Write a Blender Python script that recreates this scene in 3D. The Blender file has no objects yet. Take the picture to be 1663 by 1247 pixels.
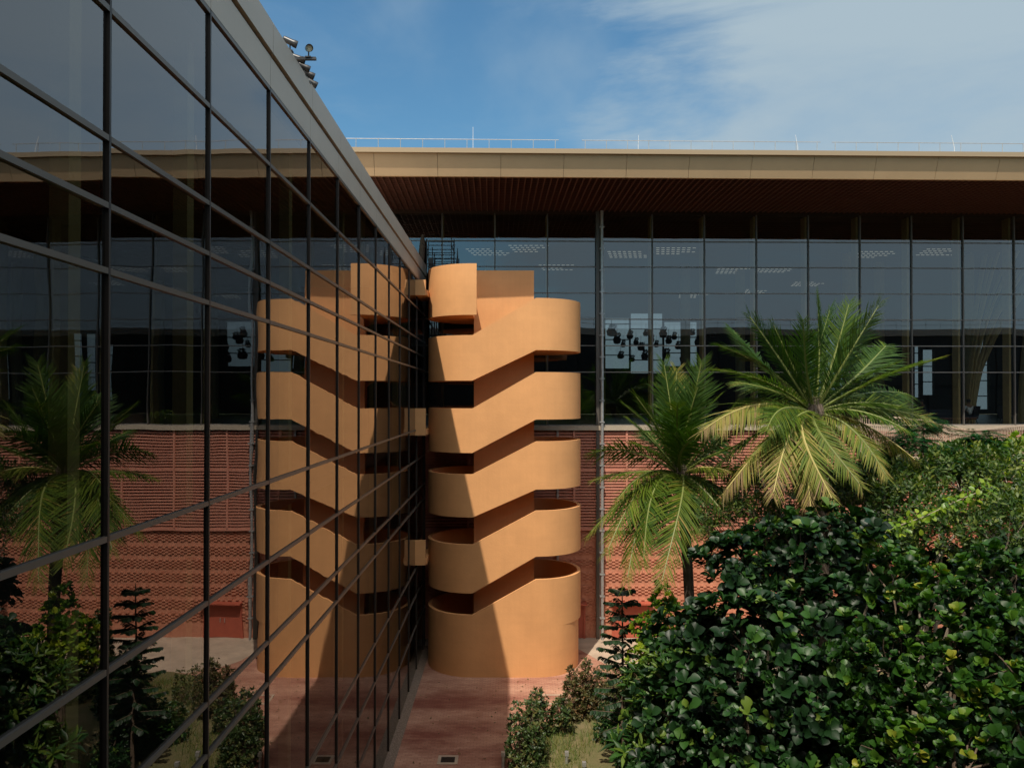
import bpy, math, random
import numpy as np
from mathutils import Vector, Matrix
random.seed(7); rng = np.random.default_rng(11)
S = bpy.context.scene
C = S.collection
E = 11.7            # eye height above the courtyard
FPX = 1220.0        # focal length in photograph pixels
VX, VY = 827.0, 645.0
# ---------------------------------------------------------------- camera
cd = bpy.data.cameras.new('camera'); cam = bpy.data.objects.new('camera', cd); C.objects.link(cam)
cam.location = (0, 0, E); cam.rotation_euler = (math.radians(90.5), 0, 0)
cd.sensor_width = 36; cd.lens = FPX/1663*36; cd.shift_x = .0027; cd.shift_y = .0066
cd.clip_start = .05; cd.clip_end = 3000
S.camera = cam
# ---------------------------------------------------------------- light
SUN = Vector((.22, .60, -1.0)).normalized()     # direction the light travels
sd = bpy.data.lights.new('sun', 'SUN'); so = bpy.data.objects.new('sun', sd); C.objects.link(so)
sd.energy = 4.5; sd.angle = math.radians(.55); sd.color = (1, .90, .76)
so.rotation_euler = SUN.to_track_quat('-Z', 'Y').to_euler()
W = bpy.data.worlds.new('World'); S.world = W; W.use_nodes = True
nt = W.node_tree; nt.nodes.clear()
def N(t, **k):
    n = nt.nodes.new(t)
    for a, b in k.items(): setattr(n, a, b)
    return n
L = lambda a, b: nt.links.new(a, b)
sky = N('ShaderNodeTexSky', sky_type='NISHITA'); sky.sun_disc = False
sky.sun_elevation = math.asin(-SUN.z); sky.sun_rotation = math.atan2(-SUN.x, -SUN.y)
sky.air_density = 1.3; sky.dust_density = .6; sky.ozone_density = 1.6
tc = N('ShaderNodeTexCoord')
sep = N('ShaderNodeSeparateXYZ'); L(tc.outputs['Generated'], sep.inputs[0])
mp = N('ShaderNodeMapping'); mp.inputs['Rotation'].default_value = (0, math.radians(38), 0); mp.inputs['Scale'].default_value = (1.6, 1.6, 6.5)
mp.inputs['Location'].default_value = (.35, .2, .1)
L(tc.outputs['Generated'], mp.inputs[0])
n1 = N('ShaderNodeTexNoise'); n1.inputs['Scale'].default_value = 1.35; n1.inputs['Detail'].default_value = 10; n1.inputs['Roughness'].default_value = .6; n1.inputs['Distortion'].default_value = .35
L(mp.outputs[0], n1.inputs['Vector'])
n0 = N('ShaderNodeTexNoise'); n0.inputs['Scale'].default_value = 3.2; n0.inputs['Detail'].default_value = 6; L(tc.outputs['Generated'], n0.inputs['Vector'])
def MA(op, a, b):
    m = N('ShaderNodeMath', operation=op)
    for i, q in enumerate((a, b)):
        if isinstance(q, (int, float)): m.inputs[i].default_value = q
        else: L(q, m.inputs[i])
    return m.outputs[0]
def SS(v, lo, hi, o0=0, o1=1):
    m = N('ShaderNodeMapRange', interpolation_type='SMOOTHSTEP'); L(v, m.inputs[0])
    for i, q in enumerate((lo, hi, o0, o1)): m.inputs[i+1].default_value = q
    return m.outputs[0]
# a thin bank of cirrus covers the east (+x) of the sky, its edge leaning east with height; stray wisps elsewhere
edge = MA('SUBTRACT', sep.outputs[0], MA('ADD', MA('MULTIPLY', sep.outputs[2], .42), -.045))
s1 = MA('ADD', edge, MA('MULTIPLY', MA('SUBTRACT', n1.outputs['Fac'], .5), .55)); s1 = MA('ADD', s1, MA('MULTIPLY', MA('SUBTRACT', n0.outputs['Fac'], .5), .30))
c1 = MA('MULTIPLY', SS(s1, -.03, .16), SS(n1.outputs['Fac'], .25, .62, .62, 1.0))
c2 = MA('ADD', MA('MULTIPLY', SS(n0.outputs['Fac'], .50, .74), .40), MA('MULTIPLY', SS(n1.outputs['Fac'], .5, .75), .22))
cr_ = MA('MAXIMUM', c1, c2)
class cr: outputs = [cr_]
mix = N('ShaderNodeMix', data_type='RGBA'); L(cr.outputs[0], mix.inputs[0])
tint = N('ShaderNodeMix', data_type='RGBA', blend_type='MULTIPLY'); tint.inputs[0].default_value = 1
L(sky.outputs[0], tint.inputs[6]); tint.inputs[7].default_value = (.50, .80, .90, 1)
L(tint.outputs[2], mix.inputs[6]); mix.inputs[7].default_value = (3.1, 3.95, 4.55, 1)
cc_ = N('ShaderNodeMix', data_type='RGBA'); L(SS(sep.outputs[0], .56, .74), cc_.inputs[0]); cc_.inputs[6].default_value = (3.1, 3.95, 4.55, 1); cc_.inputs[7].default_value = (5.4, 8.1, 10.2, 1)  # unseen far-east cloud made brighter and bluer to lift the glass reflections
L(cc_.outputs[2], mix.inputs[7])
bg = N('ShaderNodeBackground'); bg.inputs[1].default_value = .13
# glow added to the unseen sky overhead and round the sun, as fill light
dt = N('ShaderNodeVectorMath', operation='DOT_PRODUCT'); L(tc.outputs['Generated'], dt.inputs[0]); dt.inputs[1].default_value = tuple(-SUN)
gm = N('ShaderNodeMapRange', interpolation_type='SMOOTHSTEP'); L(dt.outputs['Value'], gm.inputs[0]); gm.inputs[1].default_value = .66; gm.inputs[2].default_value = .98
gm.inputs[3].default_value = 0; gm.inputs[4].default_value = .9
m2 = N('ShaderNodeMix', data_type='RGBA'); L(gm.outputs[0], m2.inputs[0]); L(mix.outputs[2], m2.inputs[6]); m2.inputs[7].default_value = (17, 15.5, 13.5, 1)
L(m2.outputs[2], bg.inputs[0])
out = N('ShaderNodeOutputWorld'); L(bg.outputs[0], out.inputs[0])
S.view_settings.view_transform = 'Standard'; S.view_settings.look = 'None'
S.view_settings.exposure = 0; S.view_settings.gamma = 1
S.cycles.use_denoising = True; S.cycles.max_bounces = 9; S.cycles.transparent_max_bounces = 14
S.cycles.glossy_bounces = 4; S.cycles.sample_clamp_indirect = 6; S.cycles.caustics_reflective = False; S.cycles.caustics_refractive = False

# ---------------------------------------------------------------- materials
def mat(name, col, rough=.7, metal=0, spec=.4, noise=0, nscale=3, bump=0, bscale=30, col2=None, emit=None):
    m = bpy.data.materials.new(name); m.use_nodes = True; t = m.node_tree; p = t.nodes['Principled BSDF']
    p.inputs['Base Color'].default_value = (*col, 1); p.inputs['Roughness'].default_value = rough
    p.inputs['Metallic'].default_value = metal; p.inputs['Specular IOR Level'].default_value = spec
    if emit: p.inputs['Emission Color'].default_value = (*emit[:3], 1); p.inputs['Emission Strength'].default_value = emit[3]
    g = t.nodes.new('ShaderNodeTexCoord')
    if noise or col2:
        n = t.nodes.new('ShaderNodeTexNoise'); n.inputs['Scale'].default_value = nscale; n.inputs['Detail'].default_value = 7; n.inputs['Roughness'].default_value = .65
        t.links.new(g.outputs['Object'], n.inputs['Vector'])
        r = t.nodes.new('ShaderNodeValToRGB'); t.links.new(n.outputs['Fac'], r.inputs[0])
        c2 = col2 or tuple(c*(1-noise) for c in col); c1 = col if col2 else tuple(min(1, c*(1+noise*.6)) for c in col)
        r.color_ramp.elements[0].position = .32; r.color_ramp.elements[1].position = .68
        r.color_ramp.elements[0].color = (*c2, 1); r.color_ramp.elements[1].color = (*c1, 1)
        t.links.new(r.outputs[0], p.inputs['Base Color'])
    if bump:
        n2 = t.nodes.new('ShaderNodeTexNoise'); n2.inputs['Scale'].default_value = bscale; n2.inputs['Detail'].default_value = 4
        t.links.new(g.outputs['Object'], n2.inputs['Vector'])
        b = t.nodes.new('ShaderNodeBump'); b.inputs['Strength'].default_value = bump; b.inputs['Distance'].default_value = .02
        t.links.new(n2.outputs['Fac'], b.inputs['Height']); t.links.new(b.outputs[0], p.inputs['Normal'])
    return m
def glass(name, ior, trans, gloss=(1, 1, 1), wave=.0, wscale=.6):
    m = bpy.data.materials.new(name); m.use_nodes = True; t = m.node_tree; t.nodes.clear()
    o = t.nodes.new('ShaderNodeOutputMaterial'); mx = t.nodes.new('ShaderNodeMixShader'); tr = t.nodes.new('ShaderNodeBsdfTransparent'); gl = t.nodes.new('ShaderNodeBsdfGlossy')
    fr = t.nodes.new('ShaderNodeFresnel'); fr.inputs[0].default_value = ior
    # the pane is one sheet: take the outside Fresnel on both sides
    ge = t.nodes.new('ShaderNodeNewGeometry'); mm = t.nodes.new('ShaderNodeMix'); mm.data_type = 'FLOAT'
    t.links.new(ge.outputs['Backfacing'], mm.inputs[0]); mm.inputs[2].default_value = ior; mm.inputs[3].default_value = 1/ior; t.links.new(mm.outputs[0], fr.inputs[0])
    tr.inputs[0].default_value = (*trans, 1); gl.inputs[0].default_value = (*gloss, 1); gl.inputs['Roughness'].default_value = .0
    if wave:
        g = t.nodes.new('ShaderNodeTexCoord'); n = t.nodes.new('ShaderNodeTexNoise'); n.inputs['Scale'].default_value = wscale; n.inputs['Detail'].default_value = 1
        t.links.new(g.outputs['Object'], n.inputs['Vector']); b = t.nodes.new('ShaderNodeBump'); b.inputs['Strength'].default_value = 1; b.inputs['Distance'].default_value = wave
        t.links.new(n.outputs['Fac'], b.inputs['Height']); t.links.new(b.outputs[0], gl.inputs['Normal'])
    t.links.new(fr.outputs[0], mx.inputs[0]); t.links.new(tr.outputs[0], mx.inputs[1]); t.links.new(gl.outputs[0], mx.inputs[2]); t.links.new(mx.outputs[0], o.inputs[0])
    return m
def leafmat(name, cols, rough=.35, trans=.25, spec=.5):
    """cols: list of (pos, rgb) along the per-leaf 'tint' attribute"""
    m = bpy.data.materials.new(name); m.use_nodes = True; t = m.node_tree; p = t.nodes['Principled BSDF']; o = t.nodes['Material Output']
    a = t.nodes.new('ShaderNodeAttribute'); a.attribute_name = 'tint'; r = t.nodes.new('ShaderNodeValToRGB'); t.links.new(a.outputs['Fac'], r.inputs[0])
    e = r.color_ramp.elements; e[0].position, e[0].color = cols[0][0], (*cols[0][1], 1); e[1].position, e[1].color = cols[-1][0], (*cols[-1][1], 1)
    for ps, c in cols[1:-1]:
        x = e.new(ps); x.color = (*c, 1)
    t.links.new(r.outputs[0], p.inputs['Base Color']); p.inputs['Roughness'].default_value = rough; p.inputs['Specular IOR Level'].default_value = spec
    tl = t.nodes.new('ShaderNodeBsdfTranslucent'); mx = t.nodes.new('ShaderNodeMixShader'); mx.inputs[0].default_value = trans
    bc = t.nodes.new('ShaderNodeMix'); bc.data_type = 'RGBA'; bc.blend_type = 'MULTIPLY'; bc.inputs[0].default_value = 1
    t.links.new(r.outputs[0], bc.inputs[6]); bc.inputs[7].default_value = (1.3, 1.5, .5, 1); t.links.new(bc.outputs[2], tl.inputs[0])
    t.links.new(p.outputs[0], mx.inputs[1]); t.links.new(tl.outputs[0], mx.inputs[2]); t.links.new(mx.outputs[0], o.inputs[0])
    return m
M = {}
M['plaster'] = mat('orange_plaster', (.675, .34, .142), .75, noise=.04, nscale=1.3, bump=.25, bscale=14, spec=.25)
M['bronze'] = mat('bronze_aluminium', (.125, .10, .08), .42, .3)
M['mullL'] = mat('black_bronze_mullion', (.045, .036, .030), .45, .3)
M['cladding'] = mat('taupe_metal_cladding', (.43, .345, .27), .5, .05, noise=.06, nscale=.8)
M['fascia'] = mat('tan_fascia_panel', (.50, .34, .195), .5, .05, noise=.06, nscale=.7)
M['lip'] = mat('tan_roof_edge', (.33, .25, .16), .5, .15)
M['grille'] = mat('terracotta_ceiling_slat', (.115, .046, .033), .7)
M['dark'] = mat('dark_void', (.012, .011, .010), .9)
M['inside'] = mat('interior_charcoal', (.030, .029, .027), .85, noise=.2)
M['infloor'] = mat('interior_grey_floor', (.30, .30, .27), .35)
M['incol'] = mat('interior_ochre_column', (.38, .28, .12), .6, noise=.15, nscale=5)
M['mull'] = mat('grey_mullion', (.12, .108, .095), .45, .3)
M['transom'] = mat('pale_transom', (.20, .185, .17), .45, .2)
M['sill'] = mat('beige_stone_sill', (.40, .34, .26), .7, noise=.1)
M['steel'] = mat('galvanised_steel', (.42, .42, .41), .4, .5, noise=.2, nscale=6)
M['brick'] = mat('terracotta_brick', (.59, .265, .165), .85, col2=(.40, .15, .09), nscale=4.5, bump=.3, bscale=40)
M['louvre'] = mat('terracotta_louvre', (.55, .24, .165), .75, col2=(.48, .19, .13), nscale=1.4)
M['redpaint'] = mat('red_painted_panel', (.42, .10, .06), .55, noise=.12)
M['black'] = mat('black_metal', (.018, .018, .018), .45, .2)
M['lamp'] = mat('charcoal_lamp_body', (.045, .047, .05), .35, .4)
M['lens'] = mat('pale_lamp_lens', (.75, .66, .45), .2, 0, .6)
M['white'] = mat('white_metal', (.75, .75, .74), .35, .1)
M['concrete'] = mat('warm_concrete', (.46, .36, .27), .85, noise=.22, nscale=1.2)
M['rail'] = mat('beige_handrail', (.42, .33, .25), .5)
M['pinkwall'] = mat('pink_render', (.27, .15, .11), .8, noise=.12, nscale=2)
M['bark'] = mat('grey_brown_bark', (.14, .10, .07), .9, noise=.35, nscale=6, bump=.6, bscale=18)
M['palmbark'] = mat('palm_trunk_bark', (.11, .085, .065), .9, noise=.4, nscale=5, bump=.7, bscale=10)
M['twig'] = mat('pale_twig', (.30, .25, .19), .85, noise=.2, nscale=8)
M['shirt'] = mat('white_shirt_cloth', (.7, .7, .7), .8)
M['skin'] = mat('brown_skin', (.25, .13, .08), .6)
M['hair'] = mat('black_hair', (.01, .01, .01), .6)
M['trouser'] = mat('dark_cloth', (.02, .02, .03), .85)
M['chair'] = mat('navy_upholstery', (.012, .015, .03), .7)
M['strip'] = mat('lit_strip_lamp', (.8, .8, .75), .5, emit=(1, .93, .78, .42))
M['gravel'] = mat('grey_gravel', (.33, .25, .19), .9, col2=(.13, .10, .08), nscale=22, bump=1, bscale=30)
M['soil'] = mat('garden_soil', (.10, .105, .035), .95, col2=(.19, .145, .075), nscale=1.1, bump=.7, bscale=25)
M['ceil'] = mat('interior_slatted_ceiling', (.07, .04, .028), .8)
M['glassL'] = glass('reflective_office_glass', 2.65, (.42, .42, .36), (.94, .93, .95), .0020, .9)
M['glassF'] = glass('terminal_glass', 2.35, (.62, .66, .64), (.92, .97, 1.0), .0032, .5)
M['glassR'] = glass('grey_tinted_glass', 1.8, (.42, .46, .47))
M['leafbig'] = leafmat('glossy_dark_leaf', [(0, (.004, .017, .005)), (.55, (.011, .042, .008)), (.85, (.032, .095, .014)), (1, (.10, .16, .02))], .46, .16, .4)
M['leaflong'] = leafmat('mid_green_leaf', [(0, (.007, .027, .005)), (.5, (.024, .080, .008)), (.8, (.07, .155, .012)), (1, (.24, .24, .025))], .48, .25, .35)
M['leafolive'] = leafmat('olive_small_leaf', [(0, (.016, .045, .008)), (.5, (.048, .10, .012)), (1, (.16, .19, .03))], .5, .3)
M['leaflime'] = leafmat('lime_leaf', [(0, (.04, .12, .012)), (.5, (.13, .24, .02)), (1, (.36, .42, .03))], .4, .35)
M['leaffern'] = leafmat('feathery_leaf', [(0, (.008, .045, .012)), (1, (.02, .11, .03))], .5, .25)
M['leafhedge'] = leafmat('hedge_leaf', [(0, (.02, .045, .012)), (.6, (.06, .10, .025)), (1, (.17, .15, .05))], .45, .25)
M['leafred'] = leafmat('russet_leaf', [(0, (.05, .06, .02)), (.5, (.10, .10, .03)), (1, (.24, .12, .06))], .5, .3)
M['leafpalm'] = leafmat('palm_leaflet', [(0, (.025, .065, .016)), (.45, (.042, .095, .012)), (.68, (.115, .165, .014)), (.85, (.27, .23, .05)), (1, (.24, .16, .08))], .55, .3, .28)
M['grass'] = leafmat('grass_blade', [(0, (.06, .11, .02)), (.6, (.14, .18, .03)), (1, (.28, .23, .08))], .6, .3)
def plaster():
    m = M['plaster']; t = m.node_tree; p = t.nodes['Principled BSDF']; g = t.nodes.new('ShaderNodeTexCoord'); src = p.inputs['Base Color'].links[0].from_socket
    for sc_, lo, hi in (((.35, .35, 5), .985, 1.01), ((9, 9, .22), .985, 1.01), ((.8, .8, .8), .95, 1.04)):
        mp = t.nodes.new('ShaderNodeMapping'); mp.inputs['Scale'].default_value = sc_; t.links.new(g.outputs['Object'], mp.inputs[0])
        n = t.nodes.new('ShaderNodeTexNoise'); n.inputs['Scale'].default_value = 1; n.inputs['Detail'].default_value = 6; t.links.new(mp.outputs[0], n.inputs['Vector'])
        r = t.nodes.new('ShaderNodeMapRange'); t.links.new(n.outputs['Fac'], r.inputs[0]); r.inputs[1].default_value = .35; r.inputs[2].default_value = .65; r.inputs[3].default_value = lo; r.inputs[4].default_value = hi
        x = t.nodes.new('ShaderNodeMix'); x.data_type = 'RGBA'; x.blend_type = 'MULTIPLY'; x.inputs[0].default_value = 1; t.links.new(src, x.inputs[6]); t.links.new(r.outputs[0], x.inputs[7]); src = x.outputs[2]
    t.links.new(src, p.inputs['Base Color'])
plaster()
# brick paving
def paving():
    m = bpy.data.materials.new('rose_brick_paving'); m.use_nodes = True; t = m.node_tree; p = t.nodes['Principled BSDF']
    g = t.nodes.new('ShaderNodeTexCoord'); b = t.nodes.new('ShaderNodeTexBrick'); t.links.new(g.outputs['Object'], b.inputs['Vector'])
    b.inputs['Scale'].default_value = 1; b.inputs['Brick Width'].default_value = .22; b.inputs['Row Height'].default_value = .11; b.inputs['Mortar Size'].default_value = .008
    b.inputs['Color1'].default_value = (.50, .28, .20, 1); b.inputs['Color2'].default_value = (.42, .215, .15, 1); b.inputs['Mortar'].default_value = (.32, .19, .14, 1)
    n = t.nodes.new('ShaderNodeTexNoise'); n.inputs['Scale'].default_value = .42; n.inputs['Detail'].default_value = 8; n.inputs['Roughness'].default_value = .62
    mp = t.nodes.new('ShaderNodeMapping'); mp.inputs['Scale'].default_value = (.6, 1.6, 1); t.links.new(g.outputs['Object'], mp.inputs[0]); t.links.new(mp.outputs[0], n.inputs['Vector'])
    r = t.nodes.new('ShaderNodeValToRGB'); t.links.new(n.outputs['Fac'], r.inputs[0]); r.color_ramp.elements[0].position = .33; r.color_ramp.elements[1].position = .66
    r.color_ramp.elements[0].color = (.50, .30, .28, 1); r.color_ramp.elements[1].color = (1.2, 1.24, 1.2, 1)
    x = t.nodes.new('ShaderNodeMix'); x.data_type = 'RGBA'; x.blend_type = 'MULTIPLY'; x.inputs[0].default_value = 1
    t.links.new(b.outputs['Color'], x.inputs[6]); t.links.new(r.outputs[0], x.inputs[7]); t.links.new(x.outputs[2], p.inputs['Base Color']); p.inputs['Roughness'].default_value = .8
    bp = t.nodes.new('ShaderNodeBump'); bp.inputs['Distance'].default_value = .01; bp.inputs['Strength'].default_value = .6; t.links.new(b.outputs['Fac'], bp.inputs['Height']); bp.invert = True; t.links.new(bp.outputs[0], p.inputs['Normal'])
    return m
M['paving'] = paving()

# ---------------------------------------------------------------- mesh helpers
def at(px, py, y):
    """a pixel of the photograph and a distance into the courtyard -> a point"""
    return Vector(((px-VX)/FPX*y, y, E+(VY-py)/FPX*y))
class MB:
    def __init__(s): s.v = []; s.f = []
    def box(s, x0, x1, y0, y1, z0, z1):
        b = len(s.v); s.v += [(x0,y0,z0),(x1,y0,z0),(x1,y1,z0),(x0,y1,z0),(x0,y0,z1),(x1,y0,z1),(x1,y1,z1),(x0,y1,z1)]
        s.f += [(b,b+3,b+2,b+1),(b+4,b+5,b+6,b+7),(b,b+1,b+5,b+4),(b+1,b+2,b+6,b+5),(b+2,b+3,b+7,b+6),(b+3,b,b+4,b+7)]; return s
    def quad(s, *p):
        b = len(s.v); s.v += [tuple(q) for q in p]; s.f.append(tuple(range(b, b+len(p)))); return s
    def tube(s, pts, r, n=8, cap=True):
        pts = [Vector(p) for p in pts]; rs = r if isinstance(r, (list, tuple)) else [r]*len(pts); b = len(s.v)
        for i, p in enumerate(pts):
            d = (pts[min(i+1, len(pts)-1)]-pts[max(i-1, 0)]).normalized()
            u = d.cross(Vector((0, 0, 1))) if abs(d.z) < .95 else d.cross(Vector((1, 0, 0))); u.normalize(); w = d.cross(u)
            for k in range(n):
                a = 2*math.pi*k/n; s.v.append(tuple(p+(u*math.cos(a)+w*math.sin(a))*rs[i]))
        for i in range(len(pts)-1):
            for k in range(n):
                k2 = (k+1) % n; s.f.append((b+i*n+k, b+(i+1)*n+k, b+(i+1)*n+k2, b+i*n+k2))
        if cap: s.f.append(tuple(b+k for k in range(n))); e = b+(len(pts)-1)*n; s.f.append(tuple(e+k for k in range(n-1, -1, -1)))
        return s
    def prism(s, poly, axis, a0, a1):
        """poly in the two other axes, pushed from a0 to a1 along axis"""
        b = len(s.v); n = len(poly)
        for a in (a0, a1):
            for (p, q) in poly: s.v.append({'x': (a, p, q), 'y': (p, a, q), 'z': (p, q, a)}[axis])
        s.f.append(tuple(b+i for i in range(n))); s.f.append(tuple(b+n+i for i in range(n-1, -1, -1)))
        for i in range(n): j = (i+1) % n; s.f.append((b+i, b+n+i, b+n+j, b+j))
        return s
    def build(s, name, m, parent=None, smooth=False, fix=True):
        me = bpy.data.meshes.new(name); me.from_pydata(s.v, [], s.f); me.materials.append(m)
        if fix:
            import bmesh; bm = bmesh.new(); bm.from_mesh(me); bmesh.ops.recalc_face_normals(bm, faces=bm.faces); bm.to_mesh(me); bm.free()
        if smooth: me.polygons.foreach_set('use_smooth', [True]*len(me.polygons)); me.set_sharp_from_angle(angle=math.radians(40))
        o = bpy.data.objects.new(name, me); C.objects.link(o)
        if parent: o.parent = parent
        return o
def tag(o, label=None, cat=None, group=None, kind=None):
    if label: o['label'] = label
    if cat: o['category'] = cat
    if group: o['group'] = group
    if kind: o['kind'] = kind
    return o
def empty(name, loc, label, cat, group=None, rz=0):
    o = bpy.data.objects.new(name, None); C.objects.link(o); o.location = loc; o.rotation_euler.z = rz; o.empty_display_size = .2
    return tag(o, label, cat, group)
def copy_tree(o, parent=None):
    c = o.copy(); C.objects.link(c); c.parent = parent
    for ch in list(o.children): copy_tree(ch, c)
    return c
G = 0.0
# ================================================================ setting
tag(MB().quad((-400,-300,G), (400,-300,G), (400,600,G), (-400,600,G)).build('ground', M['soil']), kind='structure')
tag(MB().quad((-4.0,-.6,.004), (45,-.6,.004), (45,37.5,.004), (-4.0,37.5,.004)).build('pavement', M['paving']), kind='structure')
tag(MB().quad((-4.0,35.1,.008), (3.2,35.1,.008), (4.3,32.9,.008), (5.6,32.0,.008), (45,33.0,.008), (45,38,.008), (-4.0,38,.008)).build('concrete_path', M['concrete']), kind='structure')
tag(MB().quad((-4.0,-.6,.012), (-3.66,-.6,.012), (-3.66,35.5,.012), (-4.0,35.5,.012)).build('gravel_strip', M['gravel']), kind='structure')
bed = [(.12,8),(45,8),(45,32.2),(9,32.0),(6.2,31.9),(4.5,31.3),(3.3,30.2),(2.6,28.9),(2.0,26.9),(1.1,26.0),(.3,25.6),(.05,24.0)]
tag(MB().prism(bed, 'z', .004, .07).build('garden_bed', M['soil']), kind='structure')

# ================================================================ left reflective office building
LB = empty('office_building', (-4, 0, G), 'long dark mirror-glass office building with bronze grid, filling the left side', 'building')
Y0, Y1 = -.55, 35.55
zlev = [0, E-9.8, E-8.48, E-7.32, E-4.72, E-4.04, E-2.71, E-1.40, E+1.25, E+1.90, E+2.57, E+3.86, E+5.12]
mull = [2.45+2.5*k for k in range(-1, 14)]
edges = [Y0]+mull+[Y1]
for i in range(len(edges)-1):
    g = MB(); a, b = edges[i]+.03, edges[i+1]-.03
    for k in range(len(zlev)-1):
        z0, z1 = zlev[k], zlev[k+1]; j = [random.uniform(-.0022, .0022) for _ in range(3)]
        g.quad((0+j[0],a,z0+.02), (0+j[1],b,z0+.02), (0+j[1]+j[2],b,z1-.02), (0+j[0]+j[2],a,z1-.02))
    g.build('glass_panel', M['glassL'], LB, fix=False)
for y in edges:
    MB().box(-.06, .033, y-.017, y+.017, 0, E+5.14).build('mullion', M['mullL'], LB)
for z in zlev[1:]:
    t = MB()
    for i in range(len(edges)-1): t.box(-.05, .032, edges[i]+.022, edges[i+1]-.022, z-.03, z+.03)
    t.build('transom', M['bronze'], LB)
p = MB()
for i in range(len(edges)-1):
    a, b = edges[i]+.006, edges[i+1]-.006
    p.box(-.05, .03, a, b, E+5.16, E+5.66); p.box(-.30, .075, a, b, E+5.72, E+6.22)
p.build('parapet_cladding', M['cladding'], LB)
MB().box(-.29, .0, Y0, Y1, E+5.15, E+6.19).build('parapet_core', M['bronze'], LB)
MB().box(-12, -.3, Y0, Y1, E+5.2, E+5.9).build('roof', M['cladding'], LB)
f = MB()
for z in (E-1.75, E-4.7, E-7.7): f.box(-12, -.12, Y0+.05, Y1-.05, z-.25, z)
f.build('floor_slab', M['inside'], LB)
MB().box(-12, -11.7, Y0, Y1, 0, E+5.2).build('rear_wall', M['inside'], LB)
MB().box(-12, -.08, Y1, Y1+.25, 0, E+5.2).build('end_wall', M['bronze'], LB)
for y in (5.0, 7.85, 10.7, 15.6, 20.6, 25.6, 30.6):
    MB().box(-.75, -.55, y-.11, y+.11, 0, E+5.1).build('column', M['incol'], LB)

# ================================================================ building on the near side of the courtyard (behind the camera, seen only mirrored)
NB = empty('near_building', (0, -1.2, G), 'dark glazed building on the near side of the courtyard, seen only as a mirrored skyline', 'building')
MB().box(-16, 95, -9, -.25, 0, E+6.9).build('wall', M['inside'], NB)
w = MB()
for i in range(40):
    for (a, b) in ((.6, 4.3), (4.6, 8.3), (8.6, 12.6), (12.9, 17.2)):
        w.box(-3.4+i*2.4, -1.2+i*2.4, -.24, -.18, a, b)
w.build('window', M['black'], NB)
MB().box(-16, 95, -.24, -.1, E+6.3, E+6.95).build('parapet_cladding', M['cladding'], NB)
r = MB()
for z in (E+7.45, E+7.95): r.tube([(-16, -.6, z), (95, -.6, z)], .02, 5)
for k in range(71): r.tube([(-16+k*1.55, -.6, E+6.9), (-16+k*1.55, -.6, E+7.95)], .02, 5)
r.build('roof_rail', M['steel'], NB)

# ================================================================ far terminal building
FB = empty('terminal_building', (0, 36.6, G), 'terminal building with wide tan roof canopy, tall glass wall and terracotta louvred base', 'building', rz=math.radians(1.3))
sp = 2.57; c0 = 4.44
cols = [c0+sp*k for k in range(-6, 18)]          # mullion lines
XL, XR = cols[0]-.5, cols[-1]
tz = [E-1.35, E+1.23, E+2.52, E+3.81, E+5.09, E+6.37, E+7.62, E+8.95]
for i in range(len(cols)-1):
    g = MB()
    for k in range(len(tz)-1):
        j = [random.uniform(-.002, .002) for _ in range(3)]
        g.quad((cols[i], j[0], tz[k]), (cols[i+1], j[1], tz[k]), (cols[i+1], j[1]+j[2], tz[k+1]), (cols[i], j[0]+j[2], tz[k+1]))
    g.build('glass_panel', M['glassF'], FB, fix=False)
for x in cols:
    m_ = MB().box(x-.03, x+.03, -.07, .05, tz[0], tz[-1]).build('mullion', M['mull'], FB)
    MB().box(x-.05, x+.05, .30, .78, tz[0], tz[-1]).build('fin', M['incol'], FB)
for z in tz[:-1]:
    t = MB()
    for i in range(len(cols)-1): t.box(cols[i]+.03, cols[i+1]-.03, -.045, .04, z-.022, z+.022)
    t.build('transom', M['transom'], FB)
MB().box(XL, XR, -.28, .3, E-1.60, E-1.375).build('sill', M['sill'], FB)
# canopy
MB().prism([(-6.35, E+10.05), (-6.35, E+9.86), (-6.05, E+9.86), (-6.05, E+10.0), (-2, E+10.25), (40, E+10.6), (40, E+10.9), (-2, E+10.5)], 'x', XL-6, XR).build('roof', M['lip'], FB)
fm = MB(); x = XL-6
seam = [c0+(-2.35)+2.57*k for k in range(-8, 18)]
for i in range(len(seam)-1):
    a, b = seam[i]+.007, seam[i+1]-.007
    fm.prism([(-6.22, E+9.855), (-5.92, E+9.02), (-5.80, E+9.02), (-6.08, E+9.855)], 'x', a, b)
fm.build('fascia', M['fascia'], FB)
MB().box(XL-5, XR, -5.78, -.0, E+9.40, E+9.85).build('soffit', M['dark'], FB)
gr = MB(); k = 0
xx = XL-5
while xx < XR: gr.box(xx, xx+.05, -5.75, -.05, E+9.05, E+9.38); xx += .27
gr.build('soffit_grille', M['grille'], FB)
gr = MB(); yy = -5.7
while yy < -.1: gr.box(XL-5, XR, yy, yy+.05, E+9.08, E+9.395); yy += .27
gr.build('soffit_grille', M['grille'], FB)
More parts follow.
